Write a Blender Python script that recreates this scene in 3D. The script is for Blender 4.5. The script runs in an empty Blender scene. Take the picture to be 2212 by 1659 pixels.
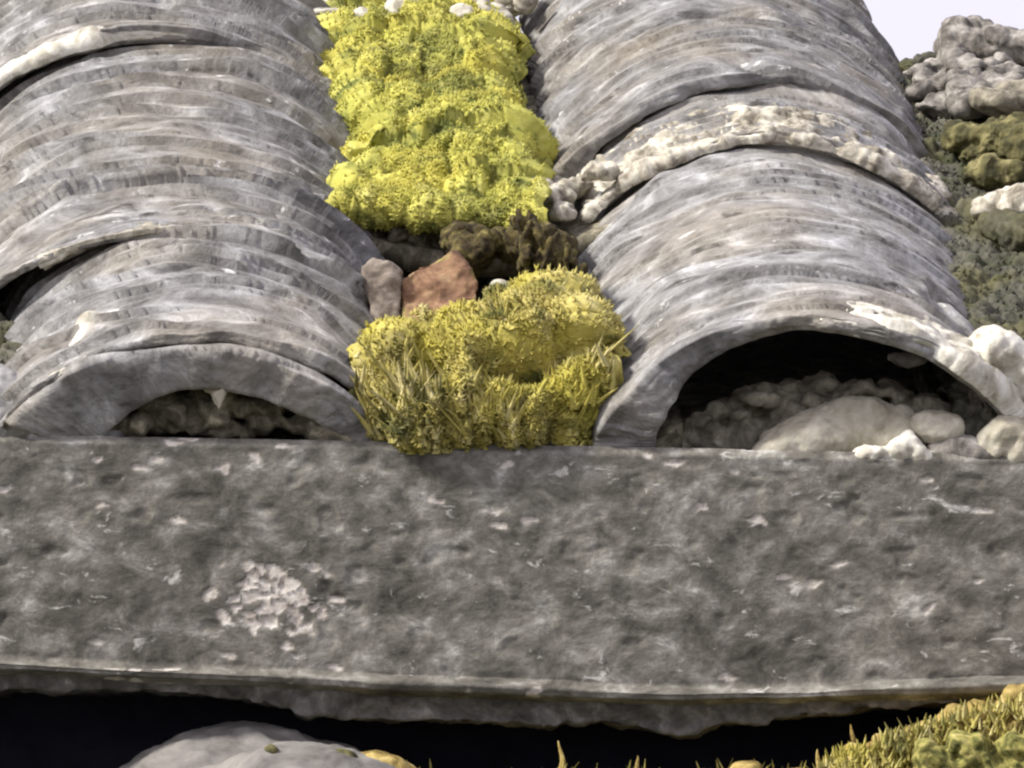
import bpy, bmesh, math, random
import numpy as np
from mathutils import Vector, Matrix
random.seed(7); RNG = np.random.default_rng(11)
S = bpy.context.scene
# ------------------------------------------------------------------ camera
PITCH = math.radians(4.0); FPX = 14000.0; DIST = 3.04; CZ = -0.184
cam = bpy.data.cameras.new('camera'); camo = bpy.data.objects.new('camera', cam)
S.collection.objects.link(camo); S.camera = camo
camo.location = (0, -DIST, CZ); camo.rotation_euler = (math.pi/2 + PITCH, 0, 0)
cam.sensor_width = 36; cam.lens = FPX/2212*36; cam.clip_start = .05; cam.clip_end = 3000
# ------------------------------------------------------------------ sky and sun
SUN_EL, SUN_AZ = math.radians(42), math.radians(-72)     # azimuth from -Y (behind the camera) towards -X
w = bpy.data.worlds.new('World'); S.world = w; w.use_nodes = True
wn, wl = w.node_tree.nodes, w.node_tree.links
sky = wn.new('ShaderNodeTexSky'); sky.sky_type = 'NISHITA'; sky.sun_disc = False
sky.sun_elevation = SUN_EL; sky.sun_rotation = math.pi + math.radians(72)
sky.dust_density = 4; sky.air_density = 1.0
mx = wn.new('ShaderNodeMix'); mx.data_type = 'RGBA'; mx.inputs[0].default_value = .72
wl.new(sky.outputs[0], mx.inputs[6]); mx.inputs[7].default_value = (10.5, 9.9, 11.4, 1)   # thin white cloud cover
bg = wn['Background']; wl.new(mx.outputs[2], bg.inputs[0]); bg.inputs[1].default_value = .078
sun = bpy.data.lights.new('sun', 'SUN'); sun.energy = 3.6; sun.angle = math.radians(7); sun.color = (1, .955, .88)
suno = bpy.data.objects.new('sun', sun); S.collection.objects.link(suno)
sd = Vector((math.cos(SUN_EL)*math.sin(SUN_AZ), -math.cos(SUN_EL)*math.cos(SUN_AZ), math.sin(SUN_EL)))
suno.rotation_euler = sd.to_track_quat('Z', 'Y').to_euler()
S.view_settings.view_transform = 'Standard'; S.view_settings.look = 'None'
S.view_settings.exposure = 0.55; S.view_settings.gamma = 1
S.cycles.pixel_filter_type = 'BLACKMAN_HARRIS'; S.cycles.filter_width = 2.3
# ------------------------------------------------------------------ frames
SL, YAW = math.radians(22.5), math.radians(2.9)
EV = np.array([-math.sin(YAW)*math.cos(SL), math.cos(YAW)*math.cos(SL), math.sin(SL)])
EU = np.array([math.cos(YAW), math.sin(YAW), 0.]); EW = np.cross(EU, EV)
CAM = np.array([0, -DIST, CZ])
def R3(u, v, w):                                       # roof coordinates (across, up the slope, off the slope)
    return np.multiply.outer(u, EU) + np.multiply.outer(v, EV) + np.multiply.outer(w, EW)
def _ray(px, py):
    a = (px-1106)/FPX; b = -(py-829.5)/FPX
    return np.array([a, math.cos(PITCH)-b*math.sin(PITCH), math.sin(PITCH)+b*math.cos(PITCH)])
def U(px, py, y=0.):                                   # measured point of the photo at depth y
    d = _ray(px, py); return CAM + d*(y-CAM[1])/d[1]
def UR(px, py, w):                                     # the same on the roof slope, w above it
    d = _ray(px, py); t = (w-CAM@EW)/(d@EW); P = CAM+t*d; return P@EU, P@EV
# ------------------------------------------------------------------ noise
def _h(ix, iy, iz, k=0):
    n = (ix.astype(np.int64)*73856093) ^ (iy.astype(np.int64)*19349663) ^ (iz.astype(np.int64)*83492791) ^ (k*2654435761)
    n = (n ^ (n >> 13))*1274126177 & 0x7fffffff
    n = (n ^ (n >> 15))*2246822519 & 0x7fffffff
    n = n ^ (n >> 11)
    return (n & 0xfffff)/float(0xfffff)
def noise(x, y, z=0., k=0):
    x, y, z = np.broadcast_arrays(*[np.asarray(a, float) for a in (x, y, z)])
    i, j, l = np.floor(x), np.floor(y), np.floor(z)
    f, g, h = x-i, y-j, z-l
    f, g, h = [a*a*a*(a*(a*6-15)+10) for a in (f, g, h)]
    r = 0
    for a in (0, 1):
        for b in (0, 1):
            for c in (0, 1):
                r = r + _h(i+a, j+b, l+c, k)*(f if a else 1-f)*(g if b else 1-g)*(h if c else 1-h)
    return r*2-1
def fbm(x, y, z=0., o=4, k=0, g=.5):
    r, A, s = 0, 1, 0
    for q in range(o):
        r = r + A*noise(x*2**q+q*17.3, y*2**q+q*5.1, np.asarray(z)*2**q, k+q); s += A; A *= g
    return r/s
def worley(x, y, k=0, jit=.9):
    i, j = np.floor(x), np.floor(y); best = np.full(x.shape, 9.); sec = best.copy(); idv = np.zeros(x.shape)
    for a in (-1, 0, 1):
        for b in (-1, 0, 1):
            ci, cj = i+a, j+b; z = ci*0
            px = ci+.5+jit*(_h(ci, cj, z, k)-.5); py = cj+.5+jit*(_h(ci, cj, z, k+7)-.5)
            d = np.hypot(x-px, y-py); m = d < best
            sec = np.where(m, best, np.minimum(sec, d)); idv = np.where(m, _h(ci, cj, z, k+3), idv); best = np.where(m, d, best)
    return best, sec, idv
def sst(a, b, x):
    t = np.clip((x-a)/(b-a), 0, 1); return t*t*(3-2*t)
# ------------------------------------------------------------------ mesh tools
def raw(name, verts, faces, mats, parent=None, smooth=True, uv=None, tone=None):
    me = bpy.data.meshes.new(name)
    verts = np.asarray(verts, float).reshape(-1, 3)
    if isinstance(faces, np.ndarray):
        nf, k = faces.shape
        me.vertices.add(len(verts)); me.vertices.foreach_set('co', verts.ravel())
        me.loops.add(nf*k); me.loops.foreach_set('vertex_index', faces.astype(np.int32).ravel())
        me.polygons.add(nf); me.polygons.foreach_set('loop_start', np.arange(0, nf*k, k, dtype=np.int32))
        me.update(calc_edges=True)
    else:
        me.from_pydata(verts.tolist(), [], faces)
    me.validate()
    if smooth: me.polygons.foreach_set('use_smooth', [True]*len(me.polygons))
    if uv is not None:
        at = me.attributes.new('flow', 'FLOAT_VECTOR', 'POINT'); at.data.foreach_set('vector', np.asarray(uv, float).reshape(-1, 3).ravel())
    if tone is not None:
        at = me.attributes.new('tone', 'FLOAT', 'POINT'); at.data.foreach_set('value', np.asarray(tone, float).ravel())
    me.materials.append(mats); me.update()
    o = bpy.data.objects.new(name, me); S.collection.objects.link(o)
    if parent: o.parent = parent
    return o
def grid_faces(n, m, closed=False):
    i = np.arange(n if closed else n-1)[:, None]; j = np.arange(m-1)[None]
    i2 = (i+1) % n
    return np.stack([i*m+j, i*m+j+1, i2*m+j+1, i2*m+j], -1).reshape(-1, 4)
def normals(P):
    a = np.gradient(P, axis=0); b = np.gradient(P, axis=1); n = np.cross(b, a)
    return n/np.maximum(np.linalg.norm(n, axis=-1, keepdims=True), 1e-12)
def tag(o, label, cat, group=None, kind=None):
    o['label'] = label; o['category'] = cat
    if group: o['group'] = group
    if kind: o['kind'] = kind
    return o
def organic(name, lumps, mat, vox=.0016, smooth=4, disp=((.0012, 120, 3),), parent=None, sharp=0):
    """lumps: (centre, radii, rotation) ellipsoids, or ready (verts, faces) solids, fused into one skin and roughened"""
    bm = bmesh.new()
    for L in lumps:
        if len(L) == 2:
            vs = [bm.verts.new(tuple(p)) for p in L[0]]
            for f in L[1]: bm.faces.new([vs[i] for i in f])
        else:
            c, r, e = L
            M = Matrix.Translation(Vector(c)) @ Matrix.Rotation(e[2], 4, 'Z') @ Matrix.Rotation(e[1], 4, 'Y') @ Matrix.Rotation(e[0], 4, 'X') @ Matrix.Diagonal((*r, 1))
            bmesh.ops.create_icosphere(bm, subdivisions=3, radius=1, matrix=M)
    me = bpy.data.meshes.new('tmp'); bm.to_mesh(me); bm.free()
    o = bpy.data.objects.new('tmp', me); S.collection.objects.link(o)
    m = o.modifiers.new('r', 'REMESH'); m.mode = 'VOXEL'; m.voxel_size = vox
    s = o.modifiers.new('s', 'SMOOTH'); s.factor = .5; s.iterations = smooth
    dg = bpy.context.evaluated_depsgraph_get(); ev = o.evaluated_get(dg)
    me2 = bpy.data.meshes.new_from_object(ev)
    bpy.data.objects.remove(o); bpy.data.meshes.remove(me)
    n = len(me2.vertices); co = np.empty(n*3); me2.vertices.foreach_get('co', co); co = co.reshape(-1, 3)
    no = np.empty(n*3); me2.vertex_normals.foreach_get('vector', no); no = no.reshape(-1, 3)
    d = np.zeros(n)
    for q, (A, F, oc) in enumerate(disp):
        v = fbm(co[:, 0]*F, co[:, 1]*F, co[:, 2]*F, oc, 31+q)
        d += A*v
    if sharp:
        F = sharp[1]; v = fbm(co[:, 0]*F, co[:, 1]*F, co[:, 2]*F, 2, 77); d -= sharp[0]*np.clip(1-np.abs(v)*9, 0, 1)
    co = co + no*d[:, None]
    me2.vertices.foreach_set('co', co.ravel()); me2.materials.clear(); me2.materials.append(mat)
    me2.polygons.foreach_set('use_smooth', [True]*len(me2.polygons)); me2.update(); me2.name = name
    o = bpy.data.objects.new(name, me2); S.collection.objects.link(o)
    if parent: o.parent = parent
    return o
def plate(pts, y, th, lean=0.):
    """solid from a closed outline of photo points, y deep in the scene, th thick"""
    A = [U(px, py, y + lean*(i % 2)*0) for i, (px, py) in enumerate(pts)]
    zb = min(p[2] for p in A)
    A = [p + np.array([0, lean*(p[2]-zb), 0]) for p in A]
    B = [p + np.array([0, th, 0]) for p in A]; n = len(A)
    return (A+B, [list(range(n)), list(range(2*n-1, n-1, -1))] + [[i, i+n, (i+1) % n+n, (i+1) % n] for i in range(n)])
# ------------------------------------------------------------------ materials
class NT:
    def __init__(s, name, rough=.9):
        s.m = bpy.data.materials.new(name); s.m.use_nodes = True; s.t = s.m.node_tree; s.n = s.t.nodes; s.l = s.t.links
        s.b = s.n['Principled BSDF']; s.b.inputs['Roughness'].default_value = rough
        s.b.inputs['Specular IOR Level'].default_value = .25
        tc = s.n.new('ShaderNodeTexCoord'); s.obj = tc.outputs['Object']
    def attr(s, name, out='Vector'):
        a = s.n.new('ShaderNodeAttribute'); a.attribute_name = name; return a.outputs[out]
    def sc(s, v, x, y, z, ox=0):
        m = s.n.new('ShaderNodeMapping'); s.l.new(v, m.inputs[0]); m.inputs['Scale'].default_value = (x, y, z); m.inputs['Location'].default_value = (ox, ox*.7, 0); return m.outputs[0]
    def noise(s, v, scale, det=5, rough=.6, dist=0.):
        t = s.n.new('ShaderNodeTexNoise'); s.l.new(v, t.inputs['Vector']); t.inputs['Scale'].default_value = scale
        t.inputs['Detail'].default_value = det; t.inputs['Roughness'].default_value = rough; t.inputs['Distortion'].default_value = dist
        return t.outputs[0]
    def ramp(s, f, stops):
        r = s.n.new('ShaderNodeValToRGB'); s.l.new(f, r.inputs[0]); e = r.color_ramp.elements
        while len(e) < len(stops): e.new(.5)
        for q, (p, c) in zip(e, stops):
            q.position = p; q.color = (*c, 1) if len(c) == 3 else c
        return r.outputs[0]
    def mix(s, f, a, b, mode='MIX'):
        m = s.n.new('ShaderNodeMix'); m.data_type = 'RGBA'; m.blend_type = mode
        if isinstance(f, float): m.inputs[0].default_value = f
        else: s.l.new(f, m.inputs[0])
        for i, x in ((6, a), (7, b)):
            if isinstance(x, tuple): m.inputs[i].default_value = (*x, 1)
            else: s.l.new(x, m.inputs[i])
        return m.outputs[2]
    def bump(s, hs):
        prev = None
        for h, st, d in hs:
            b = s.n.new('ShaderNodeBump'); s.l.new(h, b.inputs['Height']); b.inputs['Strength'].default_value = st; b.inputs['Distance'].default_value = d
            if prev: s.l.new(prev, b.inputs['Normal'])
            prev = b.outputs[0]
        s.l.new(prev, s.b.inputs['Normal'])
    def done(s, col):
        s.l.new(col, s.b.inputs['Base Color']); return s.m
def g(x, r=1.04, b=.92): return (x*r, x, x*b)
def tile_mat(name, seed=0, bright=1., warm=0.):
    m = NT(name); fl = m.attr('flow')
    st = m.noise(m.sc(fl, 42, 46, 40, seed), 1, 10, .70, .5)
    c = m.ramp(st, [(.28, g(.05*bright, 1.04, .93)), (.42, g(.145*bright, 1.02, .96)), (.53, g(.235*bright, 1.01, .98)), (.62, g(.35*bright, 1., 1.)), (.73, g(.60*bright, .99, 1.01))])
    big = m.noise(m.sc(fl, 1, 1, 1, seed+3), 14, 4, .55)
    c = m.mix(m.ramp(big, [(.44, (0, 0, 0)), (.66, (.62+warm,)*3)]), c, m.ramp(st, [(.3, (.09*bright, .078*bright, .06*bright)), (.55, (.26*bright, .232*bright, .185*bright)), (.7, (.46*bright, .43*bright, .36*bright))]))
    sp = m.noise(m.sc(fl, 60, 95, 80, seed+9), 1, 5, .65, .4)
    c = m.mix(m.ramp(sp, [(.64, (0, 0, 0)), (.70, (.9,)*3)]), c, (.76, .75, .72))
    dk = m.noise(m.sc(fl, 40, 90, 60, seed+19), 1, 5, .6, .6)
    c = m.mix(m.ramp(dk, [(.31, (.75,)*3), (.39, (0, 0, 0))]), c, (.045, .04, .034))
    fine = m.noise(fl, 500, 4, .6)
    m.bump([(st, .7, .004), (fine, .6, .0012)])
    return m.done(c)
def rock_mat(name, stops, scale=60, spec=None, bump=(.5, .002), seed=0., dist=.5):
    m = NT(name); v = m.sc(m.obj, 1, 1, 1, seed)
    a = m.noise(v, scale, 8, .65, dist); c = m.ramp(a, stops)
    if spec:
        s2 = m.noise(v, spec[0], 3, .5, .8); c = m.mix(m.ramp(s2, [(spec[1], (0, 0, 0)), (spec[1]+.06, (1, 1, 1))]), c, spec[2])
    f = m.noise(v, scale*7, 5, .65); m.bump([(a, bump[0], bump[1]), (f, .4, .001)])
    return m.done(c)
def moss_mat(name, stops, edge=(.05, .06, .02), tint=None):
    m = NT(name, .8); t = m.attr('tone', 'Fac'); c = m.ramp(t, stops)
    a = m.noise(m.obj, 120, 6, .65, .8); c = m.mix(.45, c, m.ramp(a, [(.3, tuple(x*.35 for x in stops[len(stops)//2][1])), (.5, stops[len(stops)//2][1]), (.7, stops[-1][1])]))
    b = m.noise(m.obj, 48, 4, .6, .4)
    c = m.mix(m.ramp(b, [(.52, (0, 0, 0)), (.66, (.85,)*3)]), c, edge)  # random olive patches paint shadowy creases into the moss colour
    if tint:
        e = m.noise(m.sc(m.obj, 1, 1, 1, 5.), 22, 2, .5); c = m.mix(m.ramp(e, [(.5, (0, 0, 0)), (.65, (.75,)*3)]), c, tint)
    f = m.noise(m.obj, 900, 4, .7); m.bump([(a, .5, .002), (f, .6, .0012)])
    m.b.inputs['Subsurface Weight'].default_value = 0.0
    return m.done(c)
M_TILE = [tile_mat('weathered_tile_%d' % i, 3.1*i+1, b, wm) for i, (b, wm) in enumerate([(1.28, .0), (1.18, .12), (1.2, .05), (1.08, .2), (1.35, 0), (.8, .1)])]
M_SLAB = None
M_CREAM = rock_mat('cream_lime_mortar', [(.30, (.07, .06, .045)), (.41, (.23, .205, .16)), (.52, (.46, .43, .35)), (.66, (.74, .71, .61))], 95)
M_PALE = rock_mat('pale_mortar', [(.28, (.18, .16, .12)), (.40, (.45, .42, .34)), (.54, (.70, .68, .59)), (.70, (.84, .83, .76))], 70)
M_STONE = rock_mat('pale_rubble_stone', [(.28, (.20, .18, .13)), (.45, (.42, .39, .30)), (.62, (.62, .59, .48))], 60, (160, .68, (.18, .19, .09)))
M_RUB = rock_mat('dark_rubble', [(.3, (.025, .022, .016)), (.45, (.09, .08, .055)), (.57, (.22, .20, .14)), (.70, (.48, .44, .33))], 80)
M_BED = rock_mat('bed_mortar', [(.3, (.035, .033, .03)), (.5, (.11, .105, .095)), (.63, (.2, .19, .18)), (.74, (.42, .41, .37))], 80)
M_DARK = rock_mat('wall_core', [(.3, (.008, .009, .020)), (.7, (.022, .024, .042))], 30)  # near-black navy: the recess's deep shade is put into the colour
M_TERRA = rock_mat('terracotta', [(.3, (.06, .036, .022)), (.44, (.16, .09, .056)), (.56, (.27, .16, .095)), (.7, (.42, .32, .18))], 75, (45, .54, (.30, .25, .09)))
M_SHARD = rock_mat('weathered_shard', [(.3, (.06, .048, .038)), (.45, (.16, .13, .105)), (.58, (.27, .23, .19)), (.7, (.42, .37, .31))], 80)
M_BOUL = rock_mat('pale_boulder', [(.3, (.10, .092, .085)), (.5, (.21, .20, .185)), (.7, (.34, .32, .29))], 30)
M_GREYST = rock_mat('grey_stone', [(.3, (.04, .037, .03)), (.43, (.13, .12, .105)), (.55, (.26, .242, .215)), (.70, (.50, .475, .43))], 85)
YEL = [(0, (.08, .09, .03)), (.22, (.24, .25, .06)), (.5, (.50, .49, .10)), (.8, (.64, .60, .13)), (1, (.74, .70, .26))]
M_MOSS = moss_mat('yellow_green_moss', YEL, (.10, .125, .03), (.54, .49, .09))
M_MOSS2 = moss_mat('tufted_moss', [(0, (.05, .045, .018)), (.22, (.16, .14, .04)), (.45, (.46, .40, .10)), (.75, (.66, .58, .18)), (1, (.76, .68, .36))], (.06, .075, .02), (.56, .50, .09))
M_MOSSD = moss_mat('dark_grey_moss', [(0, (.025, .026, .018)), (.4, (.06, .06, .045)), (.7, (.13, .125, .095)), (1, (.26, .245, .19))], (.05, .06, .025), (.12, .115, .05))
M_OLIVE = rock_mat('olive_moss', [(.3, (.02, .02, .01)), (.43, (.065, .062, .028)), (.56, (.16, .145, .06)), (.70, (.36, .32, .16))], 85)
M_MOSS_B = rock_mat('bright_bank_moss', [(.3, (.03, .03, .012)), (.45, (.14, .14, .04)), (.56, (.34, .31, .09)), (.7, (.58, .50, .22))], 170)
M_DKOL = rock_mat('dark_olive_moss', [(.3, (.014, .010, .006)), (.45, (.045, .034, .015)), (.58, (.11, .09, .03)), (.72, (.30, .25, .09))], 150)
M_INFILL = rock_mat('infill_mortar', [(.3, (.09, .086, .08)), (.45, (.21, .205, .195)), (.57, (.33, .325, .315)), (.7, (.52, .51, .49))], 45)
M_BEDARCH = rock_mat('gritty_bed', [(.3, (.05, .045, .035)), (.45, (.16, .145, .11)), (.6, (.32, .295, .225)), (.73, (.5, .47, .37))], 90)
M_ORMOSS = rock_mat('orange_yellow_moss', [(.28, (.05, .035, .015)), (.42, (.22, .16, .05)), (.55, (.44, .33, .11)), (.7, (.66, .54, .26))], 95)
# ------------------------------------------------------------------ tiles
TP = {}
def tile_h(a, v, seed, amp, lip):                      # weathered, wrinkled outer skin
    wp = .014*noise(a*8, v*8, 0, 5)+.003*fbm(a*22, v*20, 0, 2, 6)
    ph = (v+wp)*34; cyc = np.floor(ph); fr_ = ph-cyc; mask = sst(-.1, .6, noise(a*8, cyc*3.7, seed, 12))
    h = lip*.0046*(1-fr_)*sst(0, .20, 1-fr_)*1.15*mask
    ph2 = (v+wp*.8)*78; c2 = np.floor(ph2); f2 = ph2-c2; m2 = sst(-.4, .5, noise(a*10, c2*2.3, seed, 13)); h = h+lip*.0030*(1-f2)*sst(0, .42, 1-f2)*1.35*m2
    aw = a+.010*noise(v*24, a*12, 0, 15); vw = v+.010*fbm(a*16, v*16, 0, 2, 16)
    h = h + amp*(.0042*fbm(aw*18, vw*34, 0, 3, 3, .46) + .0030*fbm(a*9, v*12, 0, 3, 4) + .0011*fbm(a*60, v*90, 0, 2, 8, .45))
    h = h + amp*.0024*sst(.16, 0, np.abs(noise(aw*8, vw*30, 0, 23)))*sst(0, .4, noise(a*14, v*14, 0, 24))
    h = h - amp*.0045*sst(.075, 0, np.abs(noise(aw*7, vw*24, 3, 27)))*sst(.05, .4, noise(a*12, v*10, 0, 28))
    return h
def tile(label, uc, v0, v1, R, H, wf, wb, mat, seed, th=.016, R1=None, amp=1., lip=1., shear=0., nt=300, ragged=.004, ends=(0., 0.), dv=.00075, group='curved barrel roof tiles', p=2., q=.5, key=None, fat=1.1, fwid=.22):
    R1 = R1 or R*.93; K = dict(uc=uc, v0=v0, v1=v1, R=R, H=H, wf=wf, wb=wb, R1=R1, seed=seed, amp=amp, lip=lip, shear=shear, ragged=ragged, ends=ends, p=p, q=q, th=th)
    if key: TP[key] = K
    nv = int((v1-v0)/dv); fr = np.linspace(0, 1, nv); t = np.linspace(0, 1, nt)
    def sec(k, off):
        off = off*(1+fat*sst(fwid, .02, t)); c = -np.cos(np.pi*t); rr = R+(R1-R)*k-off; hh = H*(1-.04*k)-off
        return rr*c, hh*np.clip(1-np.abs(c)**p, 0, 1)**q+wf+(wb-wf)*k
    rag = ragged*1.6*fbm(t*7+seed*3, t*0+seed, 0, 5, seed); sh = shear*(t-.5)+ends[0]*(1-t)**2+ends[1]*t**2
    rows = []; uvs = []; kind = []; arc = t*math.pi*(R+H)/2
    def row(k, off, v, disp):
        x, z = sec(k, off); rows.append(np.stack([uc+x, v, z], -1)); uvs.append(np.stack([arc, v, off*(1+fat*sst(fwid, .02, t))], -1)); kind.append(disp)
    for k in np.linspace(1, 0, 30): row(k, th, v0+rag+sh*(1-k)+(v1-v0)*k, 0)
    for j in range(1, 9): row(0, th*(1-j/9), v0+rag+sh-.0012*math.sin(j/9*math.pi), 2)
    for k in fr: row(k, 0, v0+rag*(1-k)+sh*(1-k)+(v1-v0)*k, 1)
    P = np.array(rows); Q = np.array(uvs); kd = np.array(kind)
    W = R3(P[..., 0], P[..., 1], P[..., 2]); n = normals(W)
    a, v = Q[..., 0]+seed*1.37, Q[..., 1]+seed*.91
    h = tile_h(a, v, seed, amp, lip); hin = .0012*fbm(a*60, v*60, 0, 3, 3); hc = .0034*fbm(a*50, Q[..., 2]*90, seed, 5, 9, .6)
    edge = sst(0, .05, t)*sst(0, .05, 1-t)
    d = np.where(kd[:, None] == 1, h, np.where(kd[:, None] == 2, hc, hin))*(.3+.7*edge)
    Q[..., 2] += np.where(kd[:, None] == 1, h, 0); W = W+n*d[..., None]; N = len(rows); F = grid_faces(N, nt)[:, ::-1].tolist(); base = (N-1)*nt
    F += [[j, j+1, base+j+1, base+j] for j in range(nt-1)]
    F += [[i*nt for i in range(N)], [i*nt+nt-1 for i in range(N)][::-1]]
    return tag(raw('roof_tile', W, F, mat, None, True, Q), label, 'roof tile', group)
def crust(name, label, key, t0, t1, vlen, height, mat, wrap=.8, cat='mortar', step=.0008):
    # thin crust bonded to a tile's skin; height(t, dv) in metres, below zero it dives under the skin
    K = TP[key]; L = (t1-t0)*math.pi*(K['R']+K['H'])/2; nt = int(L/step); t = np.linspace(t0, t1, nt); sd = K['seed']
    rag = K['ragged']*1.6*fbm(t*7+sd*3, t*0+sd, 0, 5, sd); sh = K['shear']*(t-.5)+K['ends'][0]*(1-t)**2+K['ends'][1]*t**2
    arc = t*math.pi*(K['R']+K['H'])/2; rows = []; Q = []; D = []
    wr = [(-.0022, K['th']*wrap*(1-j/8)) for j in range(8)]+[(dv, 0.) for dv in np.arange(-.0015, vlen, step)]
    for dv, off in wr:
        k = max(0, dv)/(K['v1']-K['v0']); c = -np.cos(np.pi*t); rr_ = K['R']+(K['R1']-K['R'])*k-off; hh = K['H']*(1-.04*k)-off
        x = rr_*c; z = hh*np.clip(1-np.abs(c)**K['p'], 0, 1)**K['q']+K['wf']+(K['wb']-K['wf'])*k; v = K['v0']+dv+(rag+sh)*(1-k)
        rows.append(np.stack([K['uc']+x, v, z], -1)); Q.append(np.stack([arc, v, 0*v], -1)); D.append(np.full(nt, dv))
    P = np.array(rows); Q = np.array(Q); D = np.array(D); W = R3(P[..., 0], P[..., 1], P[..., 2]); n = normals(W)
    a, v = Q[..., 0]+sd*1.37, Q[..., 1]+sd*.91; T_ = t[None]+0*a; edge = sst(0, .05, T_)*sst(0, .05, 1-T_)
    h = tile_h(a, v, sd, K['amp'], K['lip'])*(.3+.7*edge)*sst(-.003, .002, D)
    c = height(T_, D, a, v); brd = np.minimum.reduce([(T_-t0)/(t1-t0)*8, (t1-T_)/(t1-t0)*8, (vlen-D)/vlen*5, np.arange(len(wr))[:, None]/2.+0*a]); c = c-.008*(1-np.clip(brd, 0, 1))
    W = W+n*(h+np.maximum(c, -.0025))[..., None]
    # thickness: a back skin below the tile surface closes the sheet
    B = W-n*.002-n*np.clip(c, 0, .1)[..., None]; N, m = W.shape[:2]; V = np.concatenate([W.reshape(-1, 3), B.reshape(-1, 3)]); F = grid_faces(N, m)[:, ::-1]; G = grid_faces(N, m)+N*m
    rim = [i for i in range(m)]+[i*m+m-1 for i in range(1, N)]+[(N-1)*m+j for j in range(m-2, -1, -1)]+[i*m for i in range(N-2, 0, -1)]
    FF = F.tolist()+G.tolist()+[[rim[i], rim[(i+1) % len(rim)], rim[(i+1) % len(rim)]+N*m, rim[i]+N*m] for i in range(len(rim))]
    return tag(raw(name, V, FF, mat), label, cat)
XR, XL, X3 = .143, -.157, .395
T = {}
T['R1'] = tile('wide grey cover tile with an open dark mouth showing pale stones inside', XR, .004, .37, .104, .066, -.002, -.003, M_TILE[0], 2, ends=(.002, .0), lip=.5, th=.0085, R1=.103, ragged=.005, p=1.9, q=.72, key='R1', fat=2.3, fwid=.42)
T['R2'] = tile('grey cover tile whose lower lip is crusted with cream mortar', XR+.001, .287, .56, .1045, .064, .004, .004, M_TILE[2], 3, lip=.6, th=.006, R1=.100, p=1.9, q=.70, key='R2')
T['R3'] = tile('uppermost grey cover tile of the right row, dark crack under its lip', XR-.002, .378, .735, .104, .063, .0115, .004, M_TILE[3], 4, shear=.06, lip=.7, th=.006, R1=.100, p=1.9, q=.68, key='R3')
T['L0'] = tile('lowest grey tile of the left row, its flat mouth packed with dark rubble', XL+.006, .008, .15, .100, .061, -.019, -.016, M_TILE[4], 5, lip=.4, th=.0185, ragged=.004, q=.62, fat=1.9, fwid=.55, ends=(.004, .004))
T['L1'] = tile('second grey tile up in the left row, thin black gap under its lip', XL+.008, .014, .24, .101, .065, -.0165, -.004, M_TILE[0], 6, lip=1.1, th=.0045, R1=.088, shear=.006, key='L1', q=.60, ragged=.005, ends=(.004, .004))
T['L2'] = tile('wrinkled grey tile in the middle of the left row with a pale rounded lip', XL-.005, .150, .52, .111, .067, -.0065, -.004, M_TILE[1], 7, lip=1.1, shear=.02, th=.005, R1=.103, key='L2', q=.58)
T['L3'] = tile('topmost tile of the left row with bright white worn lip', XL-.016, .476, .80, .110, .068, .001, .004, M_TILE[2], 8, lip=1.1, shear=.04, th=.006, key='L3', q=.56, R1=.112)
T['C1'] = tile('grey tile past the mossy gutter on the right, low under the mortar lump', X3, .002, .36, .10, .058, -.002, -.01, M_TILE[5], 9)
T['C2'] = tile('short stony tile against the sky at the right edge', X3+.0, .345, .60, .104, .052, .010, .002, M_GREYST, 10, lip=1.2, ragged=.009, amp=1.6)
T['K1'] = tile('grey tile of the next row to the left, beyond the mossy gutter', XL-.300, .0, .40, .10, .055, -.004, -.01, M_TILE[3], 11, nt=160, dv=.002)
T['K2'] = tile('upper grey tile of the next row to the left', XL-.300, .36, .80, .10, .055, .012, .004, M_TILE[1], 12, nt=160, dv=.002)
# pan tiles, hollow side up
def pan(label, uc, v0, v1, R, sag, w0, mat, seed, th=.013):
    nv, nt = int((v1-v0)/.003), 90; t = np.linspace(-1, 1, nt); rows = []; uv = []
    for off, ks in ((-th, np.linspace(1, 0, nv)), (0, np.linspace(0, 1, nv))):
        for k in ks:
            rows.append(np.stack([uc+R*t, v0+(v1-v0)*k+.004*fbm(t*4, t*0+seed, 0, 3, seed)*(1-k), w0-.012*k+sag*(t*t)+off], -1)); uv.append(np.stack([t*R, t*0+v0+(v1-v0)*k, t*0], -1))
    P = np.array(rows); W = R3(P[..., 0], P[..., 1], P[..., 2]); N = len(rows)
    F = grid_faces(N, nt)[:, ::-1].tolist() + [[j, j+1, (N-1)*nt+j+1, (N-1)*nt+j] for j in range(nt-1)] + [[i*nt for i in range(N)], [i*nt+nt-1 for i in range(N)][::-1]]
    return tag(raw('pan_tile', W, F, mat, None, True, np.array(uv)), label, 'roof tile', 'hollow pan tiles under the gutters')
XG = (XR+XL)/2; XG2 = (XR+X3)/2+.004
pan('upper pan tile buried under the yellow moss carpet, dark broken end', XG, .262, .70, .088, .022, .012, M_RUB, 2)
pan('lower pan tile under the tufted moss and the terracotta shard', XG, .010, .34, .088, .022, -.014, M_RUB, 3)
pan('pan tile under the grey moss of the gutter at the right', XG2, .005, .60, .07, .02, -.012, M_RUB, 4)
pan('pan tile under the dark moss at the left edge', XL-.148, .09, .70, .08, .02, -.012, M_RUB, 5)
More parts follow.
